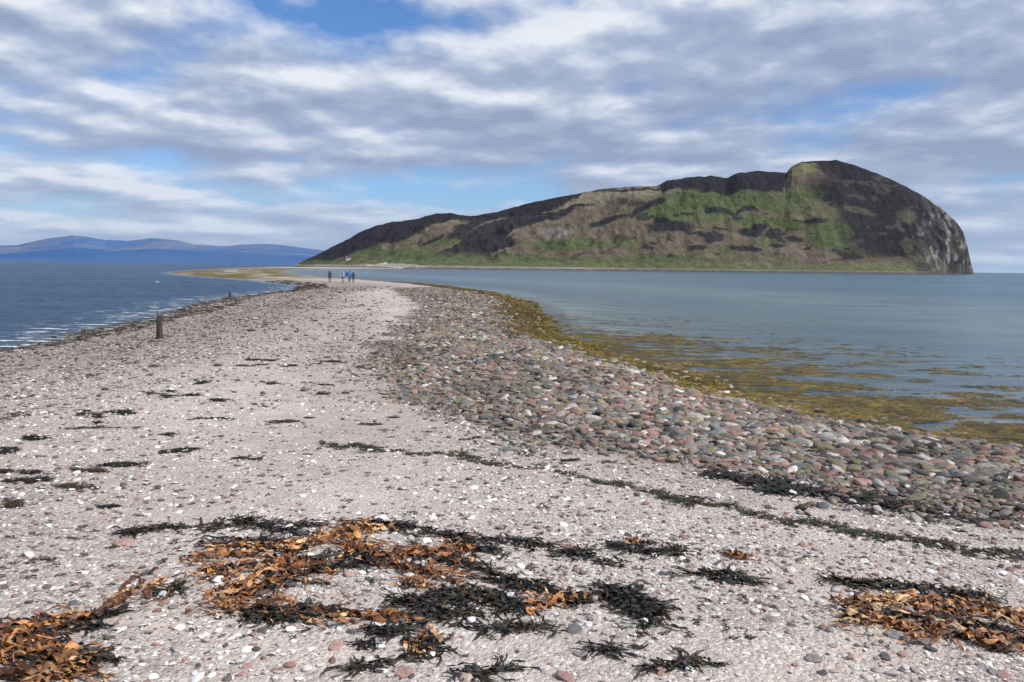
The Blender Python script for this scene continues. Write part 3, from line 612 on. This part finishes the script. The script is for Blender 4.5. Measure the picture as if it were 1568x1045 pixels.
# ------------------------------------------------------------ people
def flat(name,c,r=.8):
    m,nt=newmat(name); g=N(nt); tc=g.n('ShaderNodeTexCoord').outputs['Object']; nz=g.noise(tc,12.,4,.6)
    cc_=g.mix(g.ramp(nz,[(.3,0.),(.7,.35)]),c,tuple(k*.6 for k in c)); bs=g.n('ShaderNodeBsdfPrincipled',{'Base Color':cc_,'Roughness':r}); g.n('ShaderNodeOutputMaterial',{'Surface':bs.outputs[0]}); return m
skin=flat('skin',(.5,.30,.22),.5); shoe=flat('boots',(.03,.025,.02)); hairm=flat('hair',(.05,.03,.02)); eyem=flat('eye',(.02,.02,.02),.2)
def person(px,py,h,jac,tro,yaw,stride,name='walking_person',pack=None):
    x0,y0,z0=[float(k[0]) for k in gp(np.array([px]),np.array([py]))]
    V=[];E=[];Rd=[]
    def v(x,y,z,r,par=None):
        V.append((x,y,z));Rd.append(r); i=len(V)-1
        if par is not None: E.append((par,i))
        return i
    s_=stride
    pel=v(0,0,.93,.135); wst=v(0,0,1.08,.125,pel); che=v(0,-.01,1.27,.15,wst); sh=v(0,0,1.42,.10,che); nk=v(0,.01,1.50,.058,sh); hd=v(0,.02,1.57,.075,nk); h2=v(0,.02,1.65,.098,hd); h3=v(0,.0,1.72,.07,h2)
    nose=v(0,.125,1.625,.014,h2)
    for sx in (-1,1):
        v(sx*.098,.0,1.63,.014,h2)
        hp=v(sx*.095,0,.88,.10,pel); kn=v(sx*.10,sx*s_*.22+.04,.50,.065,hp); an=v(sx*.10,sx*s_*.36-.02,.10,.045,kn); to=v(sx*.11,sx*s_*.36+.14,.045,.042,an)
        so=v(sx*.19,0,1.40,.068,sh); el=v(sx*.25,-sx*s_*.12-.02,1.13,.047,so); wr=v(sx*.25,-sx*s_*.22+.08,.90,.032,el); pa=v(sx*.245,-sx*s_*.24+.10,.83,.034,wr)
        for f_ in range(4):
            k1=v(sx*.245,-sx*s_*.25+.075+f_*.02,.78,.010,pa); v(sx*.235,-sx*s_*.25+.08+f_*.02,.74-.008*abs(f_-1.5),.008,k1)
        v(sx*.225,-sx*s_*.24+.14,.80,.010,pa)
    me=bpy.data.meshes.new(name); me.from_pydata(V,E,[]); o=bpy.data.objects.new(name,me); scene.collection.objects.link(o)
    sk_=o.modifiers.new('skin','SKIN'); sk_.use_smooth_shade=True
    for i,rd in enumerate(Rd): me.skin_vertices[0].data[i].radius=(rd,rd*(.78 if i in(0,1,2,3) else 1)); 
    me.skin_vertices[0].data[0].use_root=True
    sb=o.modifiers.new('sub','SUBSURF'); sb.levels=1; sb.render_levels=1
    dg=bpy.context.evaluated_depsgraph_get(); m2=bpy.data.meshes.new_from_object(o.evaluated_get(dg)); o.modifiers.clear(); o.data=m2
    m2.materials.clear()
    for mm in (skin,shoe,flat('trousers',tro),flat('jacket',jac),hairm): m2.materials.append(mm)
    for p_ in m2.polygons:
        c=p_.center; p_.use_smooth=True
        if c.z<.11: i=1
        elif c.z>1.52: i=4 if (c.y<0.0 or c.z>1.69) else 0
        elif abs(c.x)>.19 and c.z<.89: i=0
        elif c.z<.90: i=2
        else: i=3
        p_.material_index=i
    k=h/1.78
    for sx in (-1,1,0):
        bm=bmesh.new(); bmesh.ops.create_icosphere(bm,subdivisions=1,radius=.011 if sx else .012)
        q=bpy.data.meshes.new('eye'); bm.to_mesh(q); bm.free(); q.materials.append(eyem); eo=bpy.data.objects.new('eye' if sx else 'mouth',q); scene.collection.objects.link(eo); eo.parent=o; eo.location=(sx*.033,.112,1.645) if sx else (0,.105,1.585)
        if not sx: eo.scale=(2,.6,.5)
    if pack:
        bm=bmesh.new(); bmesh.ops.create_cube(bm,size=1); bmesh.ops.bevel(bm,geom=bm.edges[:],offset=.2,segments=3,affect='EDGES'); q=bpy.data.meshes.new('backpack'); bm.to_mesh(q); bm.free(); q.materials.append(flat('pack',pack)); b_=bpy.data.objects.new('backpack',q); scene.collection.objects.link(b_); b_.parent=o; b_.location=(0,-.2,1.24); b_.scale=(.3,.18,.42)
    o.location=(x0,y0,z0-.005); o.rotation_euler=(0,0,yaw); o.scale=(k,k,k)
person(505,433,1.72,(.03,.03,.035),(.02,.02,.025),.2,1)
person(525,434,1.70,(.35,.37,.42),(.10,.06,.05),2.9,-1)
person(532,435.5,1.82,(.04,.12,.42),(.35,.4,.5),3.1,1)
person(541,433.5,1.55,(.03,.03,.04),(.03,.03,.05),.1,-1,pack=(.05,.05,.06))
person(535.5,432,1.66,(.06,.15,.40),(.02,.02,.03),.4,1)

# ------------------------------------------------------------ small far things
white=flat('white_render',(.75,.75,.72)); slate=flat('slate',(.08,.08,.09)); glass=flat('dark_glass',(.02,.02,.025),.2)
def cottage(px,py,w,d,hh_):
    x,y,z=isl_at(px,py); e_=bpy.data.objects.new('white_cottage',None); scene.collection.objects.link(e_); e_.location=(x,y,z)
    def part(nm,V,Fc,mt):
        me=bpy.data.meshes.new(nm); me.from_pydata(V,[],Fc); me.materials.append(mt); o=bpy.data.objects.new(nm,me); scene.collection.objects.link(o); o.parent=e_
    def box(nm,x0,x1,y0,y1,z0,z1,mt): part(nm,[(x0,y0,z0),(x1,y0,z0),(x1,y1,z0),(x0,y1,z0),(x0,y0,z1),(x1,y0,z1),(x1,y1,z1),(x0,y1,z1)],[(0,1,5,4),(1,2,6,5),(2,3,7,6),(3,0,4,7),(4,5,6,7),(0,3,2,1)],mt)
    box('walls',-w/2,w/2,-d/2,d/2,-1.5,hh_,white)
    q=.2;part('roof',[(-w/2-q,-d/2-q,hh_+.01),(w/2+q,-d/2-q,hh_+.01),(w/2+q,d/2+q,hh_+.01),(-w/2-q,d/2+q,hh_+.01),(-w/2-q,0,hh_+1.4),(w/2+q,0,hh_+1.4)],[(0,1,5,4),(2,3,4,5),(1,2,5),(3,0,4),(0,3,2,1)],slate)
    box('chimney',-w/2+.1,-w/2+.7,-.3,.3,hh_+.8,hh_+1.9,white)
    for i,xx in enumerate((-w*.3,w*.3)): box('window_%d'%(i+1),xx-.3,xx+.3,-d/2-.05,-d/2+.02,.9,1.6,glass)
    box('door',-.35,.35,-d/2-.05,-d/2+.02,0,1.8,glass)
cottage(533,398,4.2,3,1.9)
def gull(name,loc,span,yaw,flying=True):
    bm=bmesh.new(); bmesh.ops.create_icosphere(bm,subdivisions=3,radius=.5)
    for v_ in bm.verts:
        yv=v_.co.y; t_=1-.55*max(0,-yv*2)**1.2
        v_.co=Vector((v_.co.x*.14*t_,yv*.46,v_.co.z*.15*t_))
        if yv>.3: v_.co.z+=.02; 
        if yv>.47: v_.co.y+=.05
    def wing(sx):
        rows=[(0.03,.09,-.09,.03),(.2,.12,-.07,.10),(.35,.09,-.07,.11),(.5,-.03,-.06,.07)]
        if not flying: rows=[(0.04,.1,-.08,.06),(.08,.05,-.15,.05),(.08,-.08,-.25,.03),(.03,-.28,-.30,.02)]
        prev=None
        for (xx,yf,yb,zz) in rows:
            a_=bm.verts.new((sx*xx,yf,zz)); b_=bm.verts.new((sx*xx,yb if xx<.45 else yf-.04,zz-.005)); c_=bm.verts.new((sx*xx,(yf+yb)/2,zz+.02))
            if prev: bm.faces.new((prev[0],a_,c_,prev[2])); bm.faces.new((prev[2],c_,b_,prev[1]))
            prev=(a_,b_,c_)
    wing(1);wing(-1)
    t0=[bm.verts.new(p) for p in((-.02,-.2,0),(.02,-.2,0),(.06,-.33,.0),(-.06,-.33,.0))]; bm.faces.new(t0)
    me=bpy.data.meshes.new(name); bm.to_mesh(me); bm.free(); me.materials.append(white)
    for p_ in me.polygons: p_.use_smooth=True
    o=bpy.data.objects.new(name,me); scene.collection.objects.link(o); o.location=loc; o.rotation_euler=(0,.25 if flying else 0,yaw); o.scale=(span,)*3
d=ray(np.array([18.]),np.array([338.]))[0]; gull('flying_gull',tuple(np.array([0,0,CAMZ])+d*110),1.2,.6)
a0,b0=plane_pt(240,433); gull('floating_gull',(float(a0),float(b0),.06),1.2,1.2,False)

# ------------------------------------------------------------ light and sky
SE=math.radians(46); SAZ=math.radians(115)
sv=Vector((math.sin(SAZ)*math.cos(SE),math.cos(SAZ)*math.cos(SE),math.sin(SE)))
sl=bpy.data.lights.new('sun','SUN'); sl.energy=4.5; sl.angle=math.radians(.6); sl.color=(1,.96,.90)
so=bpy.data.objects.new('sun',sl); scene.collection.objects.link(so); so.rotation_euler=sv.to_track_quat('Z','Y').to_euler()
w=bpy.data.worlds.new('World'); scene.world=w; w.use_nodes=True; nt=w.node_tree; nt.nodes.clear(); g=N(nt)
sky=g.n('ShaderNodeTexSky',sky_type='NISHITA',sun_disc=False,sun_elevation=SE,sun_rotation=SAZ,air_density=1.,dust_density=.6,ozone_density=1.5)
tc=g.n('ShaderNodeTexCoord').outputs['Generated']
sx=g.n('ShaderNodeSeparateXYZ',{0:tc}); zc=g.math('MAXIMUM',sx.outputs[2],0.)
ez=g.math('MULTIPLY',g.math('DIVIDE',zc,g.math('ADD',zc,.42)),2.6)
def cvec(off=0.,dx=0.):
    return g.n('ShaderNodeCombineXYZ',{0:g.math('ADD',sx.outputs[0],dx),1:sx.outputs[1],2:g.math('ADD',ez,off)}).outputs[0]
def cn(v,d=8): return g.noise(v,4.6,d,.5,.0)
n0=cn(cvec(4.3)); n0s=cn(cvec(4.3),5); n1=cn(cvec(4.3+.040,.012),5)
big=g.noise(cvec(9.1),1.8,3,.5,0.); fine_=g.noise(cvec(2.1),13.,6,.55,0.)
lit=g.math('MULTIPLY',g.math('SUBTRACT',n0s,n1),4.4)
def gauss(dx,dz,wx,wz_):
    ax_=g.math('DIVIDE',sx.outputs[0],g.math('MAXIMUM',sx.outputs[1],.05)); az_=g.math('DIVIDE',sx.outputs[2],g.math('MAXIMUM',sx.outputs[1],.05))
    p_=g.math('POWER',g.math('DIVIDE',g.math('ABSOLUTE',g.math('SUBTRACT',ax_,dx)),wx),2.); q_=g.math('POWER',g.math('DIVIDE',g.math('ABSOLUTE',g.math('SUBTRACT',az_,dz)),wz_),2.)
    return g.math('EXPONENT',g.math('MULTIPLY',g.math('ADD',p_,q_),-1.))
hole=g.math('ADD',g.math('MULTIPLY',gauss(-.24,.30,.20,.052),.33),g.math('MULTIPLY',gauss(-.14,.085,.22,.02),.16))
hole=g.math('ADD',hole,g.math('MULTIPLY',gauss(-.50,.07,.3,.02),.05))
cov=g.math('SUBTRACT',g.math('ADD',n0,.065),hole)
cfac=g.ramp(cov,[(.34,0.),(.42,.5),(.50,.92),(.6,1.)])
br=g.math('ADD',g.math('ADD',lit,.48),g.math('MULTIPLY',g.math('SUBTRACT',big,.5),1.0))
br=g.math('ADD',br,g.math('MULTIPLY',g.math('SUBTRACT',fine_,.5),.35))
ccol=g.ramp(br,[(.05,(3.1,3.8,5.5)),(.40,(4.0,4.8,6.5)),(.62,(5.3,6.05,7.5)),(.95,(8.0,8.4,9.2))])
skyc=g.mix(1.,sky.outputs[0],(.70,1.0,1.42),'MULTIPLY')
hz=g.ramp(zc,[(0.,.75),(.05,.40),(.13,0.)])
out=g.mix(cfac,skyc,ccol)
out=g.mix(hz,out,(3.9,5.1,7.1))
bg=g.n('ShaderNodeBackground',{'Color':out,'Strength':.1}); g.n('ShaderNodeOutputWorld',{'Surface':bg.outputs[0]})
print('done')
